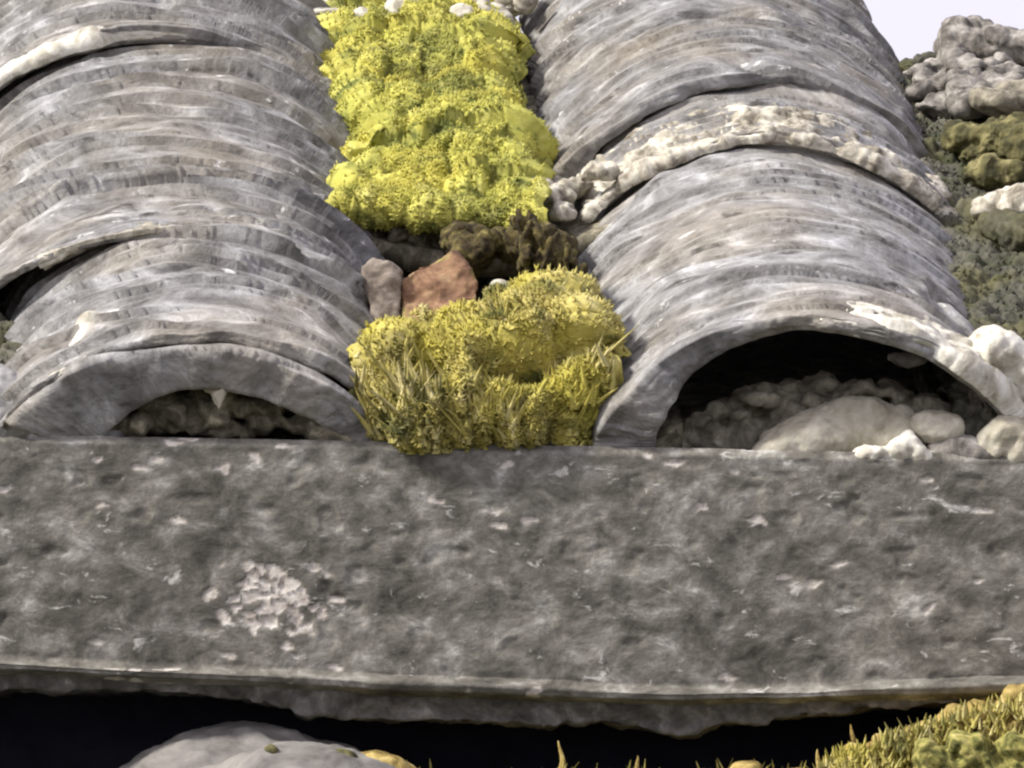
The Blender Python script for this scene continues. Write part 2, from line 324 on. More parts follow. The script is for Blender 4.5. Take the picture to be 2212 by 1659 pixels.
# roof body below the tiles
def prism(name, pts, x0, x1, mat, parent=None):
    n = len(pts); V = [R3(x0, v, w) for v, w in pts]+[R3(x1, v, w) for v, w in pts]
    return raw(name, V, [list(range(n))[::-1], [i+n for i in range(n)]]+[[i, (i+1) % n, (i+1) % n+n, i+n] for i in range(n)], mat, parent, False)
root = bpy.data.objects.new('roof_base', None); S.collection.objects.link(root); tag(root, 'dark mud and mortar bed the tiles are laid on', 'roof')
prism('mortar_bed', [(.03, -.022), (.66, -.022), (.66, -.06), (.03, -.06)], -.75, .27, M_RUB, root)
prism('mortar_bed', [(.03, -.022), (.56, -.022), (.56, -.06), (.03, -.06)], .2705, .62, M_RUB, root)
# ------------------------------------------------------------------ slab
def slab():
    xs = np.arange(-.72, .72, .0011)
    prof = []
    def seg(a, b, n, e=False):
        for q in np.linspace(0, 1, n, endpoint=e): prof.append((a[0]+(b[0]-a[0])*q, a[1]+(b[1]-a[1])*q, a[2]+(b[2]-a[2])*q))
    # (y, f, k): f = 0 at the top edge, 1 at the bottom edge; k = drop below the bottom edge
    seg((.30, 0, 0), (.012, 0, 0), 12); seg((.012, 0, 0), (.003, 0, -.0004), 6); seg((.003, 0, -.0004), (0, .03, 0), 5)
    seg((0, .03, 0), (0.001, .952, 0), 105); seg((0.001, .952, 0), (-.0062, .985, 0), 8); seg((-.0062, .985, 0), (-.005, 1.01, 0), 5)
    seg((-.005, 1.01, 0), (.008, 1.02, .002), 10); seg((.008, 1.02, .002), (.30, 1.02, .004), 12, True)
    pr = np.array(prof); X = xs[None]; y = pr[:, 0][:, None]; f = pr[:, 1][:, None]; k = pr[:, 2][:, None]
    top = .0000-.0204*X + .0009*fbm(X*14, X*0, 0, 4, 3)
    bx = np.array([-.8, -.24, .085, .24, .8]); bz = np.array([-.086, -.1050, -.1200, -.1140, -.098])
    bot = np.interp(X, bx, bz); bot = .25*np.interp(X-.04, bx, bz)+.5*bot+.25*np.interp(X+.04, bx, bz) + .0012*fbm(X*18, X*0+3, 0, 4, 5)
    z = top+(bot-top)*f - k
    P = np.stack([X+0*z, y+0*z, z], -1); n = normals(P)
    a, b = X+0*z, z+y*.8
    wx, wz2 = a+.004*fbm(a*120, b*120, 0, 3, 51), b+.003*fbm(a*120, b*120, 4, 3, 52)
    e1, e2, ei = worley(wx*150, wz2*190, 5); lm = np.exp(-((a+.113)/.026)**2-((b+.0735)/.019)**2)
    lich = sst(.03, .16, e2-e1)*sst(0, .08, lm*1.15-ei*.95-.16)
    s1, s2, si = worley(wx*70, wz2*170, 8, .95); den = noise(a*22, b*30, 0, 54); fl = sst(.33, .22, s1)*sst(0, .02, .055+.10*den-si); lich = np.maximum(lich, fl*.9)
    h = .0020*fbm(a*14, b*18, 0, 3, 2)+.0006*lich+.0006*fbm(a*40, b*55, 0, 4, 3, .45)+.0004*fbm(a*150, b*180, 0, 3, 4)
    q = fbm(a*70, b*120, 0, 2, 16); h = h+.0008*sst(.36, .7, q)
    w_ = sst(0, .06, f)*sst(0, .05, 1.02-f); w_ = .35+.65*w_
    W = P + n*(h*w_)[..., None]
    N, m = P.shape[:2]
    F = grid_faces(N, m, closed=True)[:, ::-1].tolist()
    F += [[i*m for i in range(N)][::-1], [i*m+m-1 for i in range(N)]]
    o = raw('stone_slab', W, F, M_SLAB, None, True, None, lich)
    return tag(o, 'long weathered grey stone slab running across below the tile ends', 'stone slab')
def slab_mat():
    m = NT('slab_stone', .88); v = m.obj
    a = m.noise(m.sc(v, 1, 1, 1.35), 46, 10, .70, .35); c = m.ramp(a, [(.31, g(.055)), (.42, g(.125, 1.03, .9)), (.51, g(.19, 1.03, .9)), (.59, g(.29, 1.01, .94)), (.68, g(.52, 1.0, .96))])
    b = m.noise(m.sc(v, 1, 1, 1.3, 2.), 15, 9, .68, .3); c = m.mix(m.ramp(b, [(.38, (0, 0, 0)), (.62, (1,)*3)]), m.mix(1., c, (1.16, 1.14, 1.08), 'MULTIPLY'), m.mix(1., c, (.66, .64, .60), 'MULTIPLY'))
    l = m.noise(m.sc(v, 1, 1, 1.9, 8.), 62, 6, .68, .5); c = m.mix(m.ramp(l, [(.615, (0, 0, 0)), (.70, (.85,)*3)]), c, (.66, .645, .60))
    d = m.noise(m.sc(v, 1, 1, 1.7, 4.), 50, 5, .65, .4); c = m.mix(m.ramp(d, [(.31, (.5,)*3), (.38, (0, 0, 0))]), c, (.08, .072, .06))
    e = m.noise(v, 190, 4, .65); lc = m.ramp(e, [(.35, (.42, .37, .32)), (.6, (.70, .66, .60))])
    c = m.mix(m.attr('tone', 'Fac'), c, lc)
    f = m.noise(v, 380, 6, .7); m.bump([(a, .3, .002), (l, .4, .002), (f, .45, .0011)])
    return m.done(c)
M_SLAB = slab_mat(); slab_o = slab()
# crumbling mortar under the slab
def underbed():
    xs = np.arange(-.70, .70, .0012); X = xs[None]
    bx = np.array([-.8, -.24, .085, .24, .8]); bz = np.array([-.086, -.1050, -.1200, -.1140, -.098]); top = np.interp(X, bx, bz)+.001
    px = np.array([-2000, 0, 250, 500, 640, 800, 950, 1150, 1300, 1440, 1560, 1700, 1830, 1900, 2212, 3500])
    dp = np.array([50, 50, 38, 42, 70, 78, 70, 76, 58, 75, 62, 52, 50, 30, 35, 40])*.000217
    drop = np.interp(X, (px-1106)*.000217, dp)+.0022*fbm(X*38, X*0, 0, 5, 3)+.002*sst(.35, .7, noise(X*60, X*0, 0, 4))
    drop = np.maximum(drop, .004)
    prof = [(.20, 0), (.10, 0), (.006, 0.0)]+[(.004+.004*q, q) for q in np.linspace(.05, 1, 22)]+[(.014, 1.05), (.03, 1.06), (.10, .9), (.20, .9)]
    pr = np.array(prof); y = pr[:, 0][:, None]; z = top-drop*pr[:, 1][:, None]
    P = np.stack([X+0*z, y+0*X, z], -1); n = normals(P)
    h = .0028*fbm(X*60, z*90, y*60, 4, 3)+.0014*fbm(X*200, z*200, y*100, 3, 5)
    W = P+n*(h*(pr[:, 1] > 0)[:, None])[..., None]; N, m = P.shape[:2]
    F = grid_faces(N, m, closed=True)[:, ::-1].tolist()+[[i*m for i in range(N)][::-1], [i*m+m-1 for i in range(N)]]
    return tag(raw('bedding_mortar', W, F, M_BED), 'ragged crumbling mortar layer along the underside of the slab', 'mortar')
underbed()
# wall body far below and behind: core coloured as deep shade
def box(name, lo, hi, mat, parent=None):
    x0, y0, z0 = lo; x1, y1, z1 = hi
    V = [(x, y, z) for x in (x0, x1) for y in (y0, y1) for z in (z0, z1)]
    return raw(name, V, [[0, 1, 3, 2], [4, 6, 7, 5], [0, 4, 5, 1], [2, 3, 7, 6], [0, 2, 6, 4], [1, 5, 7, 3]], mat, parent, False)
wallr = bpy.data.objects.new('stone_wall', None); S.collection.objects.link(wallr); tag(wallr, 'recessed wall core coloured as deep shade behind the stones below the slab', 'wall')
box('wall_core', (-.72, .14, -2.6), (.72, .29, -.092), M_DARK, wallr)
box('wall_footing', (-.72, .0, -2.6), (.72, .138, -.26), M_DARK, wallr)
gm = rock_mat('ground_soil', [(.3, (.03, .03, .02)), (.5, (.06, .06, .035)), (.7, (.09, .085, .05))], 1.2)
gr = raw('ground', [(-900, -900, -2.6), (900, -900, -2.6), (900, 900, -2.6), (-900, 900, -2.6)], [[0, 1, 2, 3]], gm, None, False); gr['kind'] = 'structure'
# ------------------------------------------------------------------ moss
def leaflets(pos, nor, n, ln, wd, seed, up=.5, bend=.6):
    """many little pointed leaves; returns verts, faces, tones"""
    r = np.random.default_rng(seed); idx = r.integers(0, len(pos), n); p = pos[idx]; nn = nor[idx]+r.normal(0, bend, (n, 3))+np.array([0, 0, up])
    nn /= np.linalg.norm(nn, axis=1, keepdims=True); L = ln*r.uniform(.5, 1.4, n)[:, None]; Wd = wd*r.uniform(.6, 1.3, n)[:, None]
    s = np.cross(nn, r.normal(0, 1, (n, 3))); s /= np.linalg.norm(s, axis=1, keepdims=True); q = np.cross(nn, s)
    p = p-nn*L*.25
    V = np.stack([p+s*Wd*.7, p-s*Wd*.35+q*Wd*.6, p-s*Wd*.35-q*Wd*.6, p+nn*L*.55+s*Wd, p+nn*L*.55-s*Wd*.5+q*Wd*.86, p+nn*L*.55-s*Wd*.5-q*Wd*.86, p+nn*L], 1)
    f = np.array([[0, 1, 4, 3], [1, 2, 5, 4], [2, 0, 3, 5]]); tri = np.array([[3, 4, 6], [4, 5, 6], [5, 3, 6]])
    off = (np.arange(n)*7)[:, None, None]
    return V.reshape(-1, 3), (f[None]+off).reshape(-1, 4), (tri[None]+off).reshape(-1, 3), np.repeat(r.uniform(0, 1, n), 7), idx
def mossfield(name, label, path, ul, ur, mat, seed, cell=(70, 55), amp=.008, step=.0009, leaf=(4000, .0035, .0009), cat='moss', finger=None, edge_drop=.012, tonebias=0., hole=None, bulge=0., front=0., tongues=None, terr=None, tilt=None, round_=0., fs=0.):
    """path: polyline of (v, w) from the front upwards; ul/ur: left and right borders as functions of v"""
    path = np.array(path, float); sl = np.r_[0, np.cumsum(np.hypot(*np.diff(path, axis=0).T))]
    s = np.arange(0, sl[-1], step); v = np.interp(s, sl, path[:, 0]); w_ = np.interp(s, sl, path[:, 1])
    for _ in range(10):
        v[1:-1] = (v[:-2]+v[1:-1]*2+v[2:])/4; w_[1:-1] = (w_[:-2]+w_[1:-1]*2+w_[2:])/4
    l = np.array([ul(a) for a in v])+.005*fbm(s*45, s*0+seed, 0, 3, 90); r = np.array([ur(a) for a in v])+.005*fbm(s*45, s*0+seed+4, 0, 3, 91); nt = int(np.max(r-l)/step); t = np.linspace(0, 1, nt)[None]
    u = l[:, None]+(r-l)[:, None]*t; Vv = v[:, None]+0*u; Ss = s[:, None]+0*u
    side = np.minimum(t, 1-t)+0*u; wz = w_[:, None]-edge_drop*(1-sst(0, .14, side))*sst(.03, .07, Ss)-.004*(1-sst(0, .05, side))+bulge*(1-(2*t-1)**2)
    if tilt: wz = wz+tilt(u, Vv)
    Vv = Vv+round_*np.abs(2*t-1)**4*sst(.055, 0, Ss)
    P = R3(u, Vv, wz); n = normals(P); Ss = Ss+fs*np.minimum(Ss, .022)
    wu = u+.006*fbm(u*40, Ss*40, 0, 3, seed); ws = Ss+.006*fbm(u*40+9, Ss*40, 0, 3, seed+1)
    f1, f2, i1 = worley(wu*cell[0], ws*cell[1], seed); g1, g2, i2 = worley(wu*cell[0]*2.3, ws*cell[1]*2.3, seed+5); k1, k2, i3 = worley(wu*cell[0]*5, ws*cell[1]*5, seed+6)
    c1 = np.sqrt(np.clip(1-(f1/.75)**2, 0, 1))*(.45+.75*i1); c2 = np.sqrt(np.clip(1-(g1/.8)**2, 0, 1))*(.4+.7*i2); c3 = np.sqrt(np.clip(1-(k1/.8)**2, 0, 1))
    amp = amp*(1-front*sst(.035, .012, Ss)); wv = Ss+.016*noise(u*30, Ss*22, 0, seed+20)+.006*fbm(u*70, Ss*60, 0, 2, seed+21); tp = wv*terr[0] if terr else wv*0; tc = np.floor(tp); tf_ = tp-tc
    terh = terr[1]*(1-tf_)*sst(0, .12, 1-tf_)*sst(-.25, .3, noise(u*28, tc*3.1, seed, 22))*sst(.004, .02, Ss) if terr else 0
    c1 = c1*sst(0, .10, f2-f1); c2 = c2*sst(0, .08, g2-g1)
    h = amp*(.60*c1+.34*c2+.10*c3+.3*fbm(u*18, Ss*12, 0, 2, seed+8))+.0011*fbm(u*260, Ss*200, 0, 3, seed+4)+terh+.0034*fbm(P[..., 0]*130, P[..., 1]*60, P[..., 2]*150, 3, seed+30)
    if finger:
        s0, A = finger; m = sst(s0*1.15, s0*.8, Ss)
        ff, _, fi = worley(wu*105, ws*26+fbm(u*20, Ss*5, 0, 2, 5), seed+9); ffc = np.sqrt(np.clip(1-(ff/.62)**2, 0, 1))*(.3+.9*fi)
        h = h*(1-.45*m)+m*A*ffc; i1 = i1*(1-m)+fi*m
    if hole is not None:
        for hx, hs, rx, rs, dep in hole:
            h = h-dep*np.exp(-(((u-hx)/rx)**2+((Ss-hs)/rs)**2)**2)
    W = P+n*h[..., None]
    tone = np.clip(.10+.55*i1+.25*(i2-.3)+.45*fbm(u*50, Ss*50, 0, 3, 41)+tonebias, 0, 1)
    nrm = normals(W); V = W.reshape(-1, 3); Fq = grid_faces(len(s), nt)[:, ::-1]
    sk = (side > .04).ravel() & (Ss.ravel() < s[-1]-.004)
    cut = sst(.1, .5, (c1*.6+c2*.4)).ravel()
    ok = np.where(sk & (cut > .04))[0]
    lv, lf, lt, ltone, lidx = leaflets(V[ok], nrm.reshape(-1, 3)[ok], leaf[0], leaf[1], leaf[2], seed)
    if tongues:
        nT, tmin, tmax = tongues; r2 = np.random.default_rng(seed+50); tv = []; tf = []; tt = []; clumps = [(r2.uniform(.02, .98), abs(r2.normal(0, .022)), r2.uniform(.5, 1.5), r2.uniform(-.1, 1.1)) for _ in range(60)]  # lowest tones are dark brown tufts, painting the shaded gaps between clumps
        for q in range(nT):
            cx, cs, cl, ct = clumps[r2.integers(0, 60)]; jx = int(np.clip(cx+r2.normal(0, .018), .01, .99)*(nt-1)); js = min(int(max(0, cs+r2.normal(0, .005))/step), len(s)-8)
            b = W[js, jx]-np.array([0, 0, .002]); hh = (tmin+r2.uniform(-.002, .011)**1.)*cl if False else (tmin-.003+.013*r2.random()**2)*cl; rd = r2.uniform(.0006, .0021); lx, ly = r2.normal(0, .42)+(jx/nt-.5)*.5, r2.uniform(-.55, .1); cv = r2.uniform(-.5, .9)
            o0 = len(tv)
            for i in range(5):
                qq = i/4; rad = rd*(1-qq)**.7+.0001; cc = b+np.array([lx*hh*qq, (ly*qq-.25*cv*qq*qq)*hh, hh*(qq-.25*abs(cv)*qq*qq)])
                for j in range(4): tv.append(cc+np.array([rad*math.cos(j*1.571+q), .6*rad*math.sin(j*1.571+q), 0]))
            tf += [[o0+i*4+j, o0+i*4+(j+1) % 4, o0+(i+1)*4+(j+1) % 4, o0+(i+1)*4+j] for i in range(4) for j in range(4)]; tt += [min(1, max(0, ct+r2.normal(0, .15)))]*20
    # tone of a leaf follows the cushion it grows on, loosely
    AV = np.vstack([V, lv]); base = len(V)
    F = Fq.tolist()+(lf+base).tolist()+(lt+base).tolist()
    TN = np.r_[tone.ravel(), np.clip(np.repeat(tone.ravel()[ok][lidx], 7)+.22*(ltone-.4), 0, 1)]
    if tongues:
        F += [[i+len(AV) for i in f] for f in tf]; AV = np.vstack([AV, tv]); TN = np.r_[TN, tt]
    o = raw(name, AV, F, mat, None, True, None, TN)
    return tag(o, label, cat, None, 'stuff')
def lerp(vs, us): return lambda v: float(np.interp(v, vs, us))
# upper carpet: borders measured in the photo
def bord(pts, w): a = sorted([UR(x, y, w)[::-1] for x, y in pts]); return lerp([q[0] for q in a], [q[1] for q in a])
ulm = bord([(560, 500), (650, 455), (770, 395), (800, 320), (760, 240), (690, 150), (680, 60)], .035)
urm = bord([(1185, 480), (1145, 380), (1125, 280), (1100, 180), (1090, 60)], .035)
mossfield('moss_carpet', 'bright yellow green moss carpet filling the upper gutter between the two tile rows', [(.316, .019), (.302, .0215), (.296, .0245), (.298, .028), (.308, .031), (.34, .031), (.45, .032), (.60, .030), (.685, .026)], ulm, urm, M_MOSS, 3, (46, 26), .017, leaf=(24000, .0027, .00055), tonebias=.0, front=.6, terr=(30, .0075), fs=1.6)
ll = bord([(665, 470), (690, 440), (740, 400)], .04); lr = bord([(1185, 500), (1180, 400)], .04)
mossfield('moss_ledge', 'thin yellow green moss ledge jutting left over the dark hollow', [(.296, .028), (.272, .0285), (.262, .032), (.262, .036), (.272, .0385), (.300, .039), (.325, .032)], ll, lr, M_MOSS, 23, (50, 40), .007, leaf=(7000, .0026, .00055), front=.5, fs=1.2, edge_drop=.004, tonebias=.12, tilt=lambda u, v: .005*noise(u*22, v*3, 0, 96))
# lower tufted moss
lo_l = lerp([-.01, .02, .08, .16], [-.070, -.070, -.070, -.068]); lo_r = lerp([-.01, .03, .07, .12, .2], [.045, .046, .040, .032, .024])
mossfield('moss_tuft', 'tall yellow tufted moss spilling onto the slab between the two rows of tiles', [(.009, .0), (.007, .006), (.010, .016), (.017, .026), (.030, .033), (.055, .035), (.078, .031), (.11, .022), (.15, .004)], lo_l, lo_r, M_MOSS2, 9, (46, 44), .019, round_=.030, leaf=(20000, .0040, .0006), finger=(.044, .007), tongues=(1300, .006, .0), terr=(45, .004), edge_drop=.016, tonebias=0., tilt=lambda u, v: .019*sst(-.008, .034, u)*sst(.03, .10, v)-.013*sst(-.005, -.035, u)*sst(.02, .06, v)+.004*fbm(u*30, v*30, 0, 2, 95)*sst(.01, .03, v),
          hole=[(.003, .036, .020, .011, .034), (-.040, .034, .010, .008, .018), (.028, .046, .010, .007, .014), (-.062, .034, .006, .008, .010)])
# right gutter, grey moss
mossfield('moss_gutter', 'dull grey green moss in the gutter at the right edge', [(.005, -.006), (.008, .006), (.03, .014), (.2, .018), (.4, .018), (.55, .016), (.60, .012)], lerp([0, .6], [XR+.068, XR+.068]), lerp([0, .6], [X3-.06, X3-.066]), M_MOSSD, 14, (70, 60), .010, step=.0012, leaf=(2500, .003, .0009))
mossfield('moss_gutter', 'dark green moss in the gutter at the left edge', [(.085, -.006), (.088, .006), (.10, .012), (.2, .016), (.4, .016), (.7, .012)], lerp([0, .6], [XL-.235, XL-.235]), lerp([0, .08, .13, .19, .6], [XL-.085, XL-.072, XL-.070, XL-.095, XL-.108]), M_MOSSD, 15, (70, 60), .010, step=.0016, leaf=(1500, .003, .0009))
# ------------------------------------------------------------------ mortar, stones, shards
def rl(px, py, w, r, e=(0, 0, 0)):                     # lump on the roof slope at a measured point
    u, v = UR(px, py, w); return (R3(u, v, w), r, e)
rr = random.Random(5)
def arcpt(uc, R, H, w0, v, ang):                       # point on a tile's skin, ang in degrees from the left foot
    a = math.radians(180-ang); return R3(uc+R*math.cos(a), v, w0+H*abs(math.sin(a))**.92)
def h_r2(t, d, a, v):
    reach = .014+.050*np.exp(-((t-.30)/.22)**2)+.012*np.exp(-((t-.75)/.15)**2)
    f = fbm(a*55, v*90, 0, 4, 61)+.35*fbm(a*22, v*40, 0, 2, 62)
    return .0056*f+.0018*(.8-d/reach)+.0026*fbm(a*170, v*230, 0, 4, 63)+.0008*sst(.005, .001, d)
crust('mortar_crust', 'rough cream mortar crust along the arched lip in the right tile row', 'R2', .05, .97, .085, h_r2, M_CREAM)
L = [rl(1190, 425, .033, (.012, .010, .005)), rl(1235, 405, .033, (.012, .01, .004)), rl(1155, 405, .034, (.009, .012, .004)), rl(1290, 375, .045, (.010, .008, .006)), rl(1215, 455, .03, (.007, .006, .006))]
tag(organic('mortar_lump', L, M_CREAM, .0012, 2, ((.0055, 70, 4), (.0018, 220, 3))), 'whitish mortar lump at the left foot of the crusted tile, beside the moss', 'mortar')
# white lump on the right shoulder of R1
def h_r1(t, d, a, v):
    reach = .026+.05*(t-.55); off = .012-.14*(t-.55)
    return np.minimum.reduce([(reach-d)*.7, (d-off)*.9, .0014+.009*np.clip(t-.55, 0, 1)+0*d, (t-.53)*.08+0*d])+.0040*fbm(a*26, v*40, 0, 3, 71)*sst(.53, .62, t)+.0026*fbm(a*110, v*140, 0, 4, 72)-.02*sst(.0005, -.001, d)*sst(.70, .64, t)
crust('mortar_crust', 'smooth white mortar spread over the right shoulder of the open mouthed tile', 'R1', .50, .99, .075, h_r1, M_PALE, wrap=.85)
L = [(U(2165, 760, .02), (.017, .016, .011), (0, .6, 0)), (U(2215, 800, .02), (.018, .016, .013), (0, .5, 0)), (U(2270, 860, .02), (.02, .016, .014), (0, .5, 0))]
tag(organic('mortar_lump', L, M_PALE, .0014, 6, ((.0060, 45, 4), (.0016, 160, 3))), 'bulging white mortar lump at the right frame edge beside the tile mouth', 'mortar')
# worn lime streaks on the left row
crust('lime_crust', 'bright white lime streak on the lip of the topmost left tile', 'L3', .10, .56, .03, lambda t, d, a, v: .0060*fbm(a*45, v*70, 0, 4, 81)+.0022*(1-d/.009)*sst(.12, .2, t)*sst(.56, .42, t)-.0008, M_PALE)
crust('lime_crust', 'thin cream streak on the rounded lip in the middle of the left row', 'L2', .30, .72, .012, lambda t, d, a, v: .0026*fbm(a*40, v*60, 0, 4, 82)+.0008*(1-d/.0032)-.0004, M_CREAM)
crust('lime_crust', 'short white lime fleck on the left flank of the second tile', 'L1', .26, .42, .07, lambda t, d, a, v: .0028*(1-((t-.34)/.04)**2-((d-.034-(t-.34)*.35)/.0065)**2)+.0012*fbm(a*60, v*90, 0, 3, 83), M_PALE)
# arris of crown inside the mouth of R1: cream bedding arch, then loose stones
L = []
AX = [1400, 1470, 1540, 1620, 1700, 1780, 1860, 1940, 2000, 2080, 2150]; AY = [950, 915, 875, 842, 826, 814, 812, 826, 852, 890, 920]
for i in range(210):
    px = rr.uniform(1410, 2140); top = float(np.interp(px, AX, AY)); py = top+14+rr.random()*max(4, 975-top)
    L.append((U(px, py, .034+.02*rr.random()-(px-1800)*.00001), (rr.uniform(.004, .010), .010, rr.uniform(.003, .006)), (0, rr.uniform(-.4, .4), 0)))
tag(organic('bedding_arch', L, M_BEDARCH, .0014, 1, ((.003, 90, 4), (.0014, 240, 2))), 'arched gritty mortar bed inside the dark mouth of the right tile', 'mortar')
def stone(name, label, lumps, mat, cat='stone', vox=.0012, sm=5, disp=((.0034, 55, 4), (.0012, 200, 4)), group=None, sharp=0):
    return tag(organic(name, lumps, mat, vox, sm, disp, None, sharp), label, cat, group)
stone('rubble_stone', 'long pale stone lying in the tile mouth on top of the slab', [(U(1760, 950, .022), (.028, .016, .014), (0, -.12, 0)), (U(1850, 935, .024), (.026, .016, .017), (0, 0, 0)), (U(1930, 945, .022), (.018, .014, .014), (0, 0, 0)), (U(1690, 972, .018), (.016, .012, .008), (0, -.2, 0))], M_STONE)
stone('rubble_stone', 'small white pointed stone at the slab edge under the tile mouth', [(U(1945, 972, .006), (.010, .007, .006), (0, -.5, 0)), (U(1985, 982, .006), (.010, .007, .005), (0, .6, 0)), (U(1890, 984, .006), (.014, .007, .0035), (0, -.1, 0)), (U(1960, 950, .008), (.004, .005, .006), (0, .2, 0))], M_PALE, disp=((.0035, 90, 4), (.001, 300, 3)))
stone('rubble_stone', 'rounded oval pebble perched at the right of the long pale stone', [(U(2028, 922, .012), (.0135, .010, .0095), (0, .15, 0))], M_STONE)
stone('rubble_stone', 'knobbly cream stone at the right end of the slab top', [(U(2170, 945, .010), (.014, .012, .010), (0, -.2, 0)), (U(2210, 965, .008), (.012, .010, .011), (0, 0, 0)), (U(2145, 968, .008), (.008, .008, .007), (0, 0, 0)), (U(2250, 950, .010), (.014, .012, .014), (0, 0, 0))], M_STONE)
stone('rubble_stone', 'flat grey brown rubble filling between the pebble and the slab', [(U(2070, 975, .012), (.016, .010, .009), (0, 0, 0)), (U(2110, 985, .01), (.014, .01, .006), (0, 0, 0))], M_GREYST)
stone('rubble_stone', 'brown flat stone wedged under the right end of the white mortar', [(U(2170, 870, .03), (.018, .016, .009), (0, .1, 0)), (U(2240, 880, .03), (.02, .016, .012), (0, 0, 0))], M_SHARD)
# hanging crumb inside the mouth crown
stone('mortar_crumb', 'grey crumb hanging under the crown of the open tile mouth', [(U(1960, 775, .012), (.010, .006, .0035), (0, .1, 0)), (U(1990, 760, .014), (.006, .006, .006), (0, 0, 0))], M_BED, 'mortar')
def infill(label, pts, seed):
    return tag(organic('mortar_infill', [(U(px, py, y), r, (0, e, 0)) for px, py, y, r, e in pts], M_INFILL, .0014, 5, ((.0050, 45, 4), (.0014, 200, 3))), label, 'mortar')
infill('grey mortar closing the left side of the lowest left tile mouth', [(-20, 900, .016, (.030, .014, .020), 0), (60, 930, .016, (.034, .014, .020), -.3), (140, 925, .018, (.026, .014, .013), -.35), (205, 938, .020, (.018, .012, .008), -.3), (-60, 860, .02, (.03, .014, .02), 0), (120, 880, .022, (.02, .012, .010), -.6)], 1)
# rubble pack under L0
L = []
for i in range(70):
    q = rr.random(); px = 215+q*520; hgt = 100*math.sin(math.pi*q)**.7; py = 940-rr.random()*hgt
    L.append((U(px, py, .010+.012*rr.random()), (rr.uniform(.003, .008), .006, rr.uniform(.003, .006)), (0, rr.uniform(-.5, .5), 0)))
tag(organic('rubble_fill', L, M_RUB, .0013, 2, ((.002, 110, 3), (.001, 300, 2))), 'dark crumbly rubble packed under the lowest left tile', 'rubble')
stone('lichen_drip', 'small pale drip hanging from the lip of the lowest left tile', [(U(472, 850, -.002), (.0045, .004, .007), (0, .2, 0)), (U(474, 872, -.003), (.0024, .003, .0042), (0, 0, 0)), (U(450, 838, -.001), (.005, .004, .0035), (0, .3, 0))], M_STONE, 'lichen', .0009, 2)
# shards and pebble in the hollow
stone('tile_shard', 'rusty terracotta tile shard resting on the moss in the hollow', [plate([(862, 600), (890, 572), (935, 552), (978, 528), (1000, 545), (1020, 575), (1034, 615), (1030, 690), (960, 730), (890, 730), (862, 670)], .115, .010, .5)], M_TERRA, 'tile shard', .0011, 16, ((.0055, 45, 3), (.0016, 200, 4)))
stone('tile_shard', 'grey brown pointed tile shard leaning left of the terracotta one', [plate([(778, 572), (806, 548), (842, 560), (872, 580), (876, 640), (862, 690), (822, 712), (800, 690), (792, 640)], .118, .011, .35)], M_SHARD, 'tile shard', .0011, 16, ((.0055, 45, 3), (.0016, 200, 4)))
stone('pebble', 'small cream pebble on the moss right of the terracotta shard', [(U(1080, 622, .108), (.0056, .006, .0042), (0, .2, 0)), (U(1090, 632, .106), (.005, .005, .004), (0, 0, 0))], M_STONE, 'stone', .0009, 2, ((.0005, 150, 2),))
L = []
for i in range(60):
    px = rr.uniform(985, 1215); L.append((U(px, rr.uniform(500, 560)+(px-985)*.05, .17+.05*rr.random()), (rr.uniform(.004, .010), .01, rr.uniform(.003, .008)), (0, rr.uniform(-1, 1), 0)))
tag(organic('moss_cushion', L, M_DKOL, .0012, 1, ((.004, 110, 4), (.0014, 300, 3))), 'dark olive moss hanging in the shade under the yellow moss ledge', 'moss')  # near-black brown: moss with the hollow's shadow put into its colour
L = []
for i in range(70):
    px = rr.uniform(690, 1010); L.append((U(px, 490+rr.uniform(-14, 26)+8*math.sin(px*.05), .235+.02*rr.random()), (rr.uniform(.002, .006), .006, rr.uniform(.002, .006)), (0, rr.uniform(-1, 1), 0)))
tag(organic('root_fringe', L, M_RUB, .0012, 1, ((.003, 140, 3), (.0014, 300, 3))), 'dark brown crumbly root fringe along the underside of the moss ledge', 'moss roots')
L = []
for i in range(150):
    q = rr.random(); px = 1130+q*120; L.append((U(px+rr.uniform(-20, 20), 520+q*110+rr.uniform(-50, 45), .10+.04*rr.random()), (rr.uniform(.001, .0024), .004, rr.uniform(.003, .008)), (0, rr.uniform(-.4, .4), 0)))
tag(organic('moss_cushion', L, M_DKOL, .0009, 1, ((.002, 140, 3), (.0012, 300, 3))), 'brownish yellow moss crumbs climbing between the hollow and the right tile', 'moss')
# ridge mortar at the head of the gutter
L = []
for i in range(44):
    px = rr.uniform(680, 1140); py = rr.uniform(-40, 48)
    L.append(rl(px, py, rr.uniform(.028, .04), (rr.uniform(.005, .012), .008, rr.uniform(.005, .011)), (0, rr.uniform(-.5, .5), 0)))
tag(organic('ridge_mortar', L, M_CREAM, .0016, 2, ((.003, 70, 3), (.0015, 200, 2))), 'cream and brown ridge mortar above the moss carpet', 'mortar')
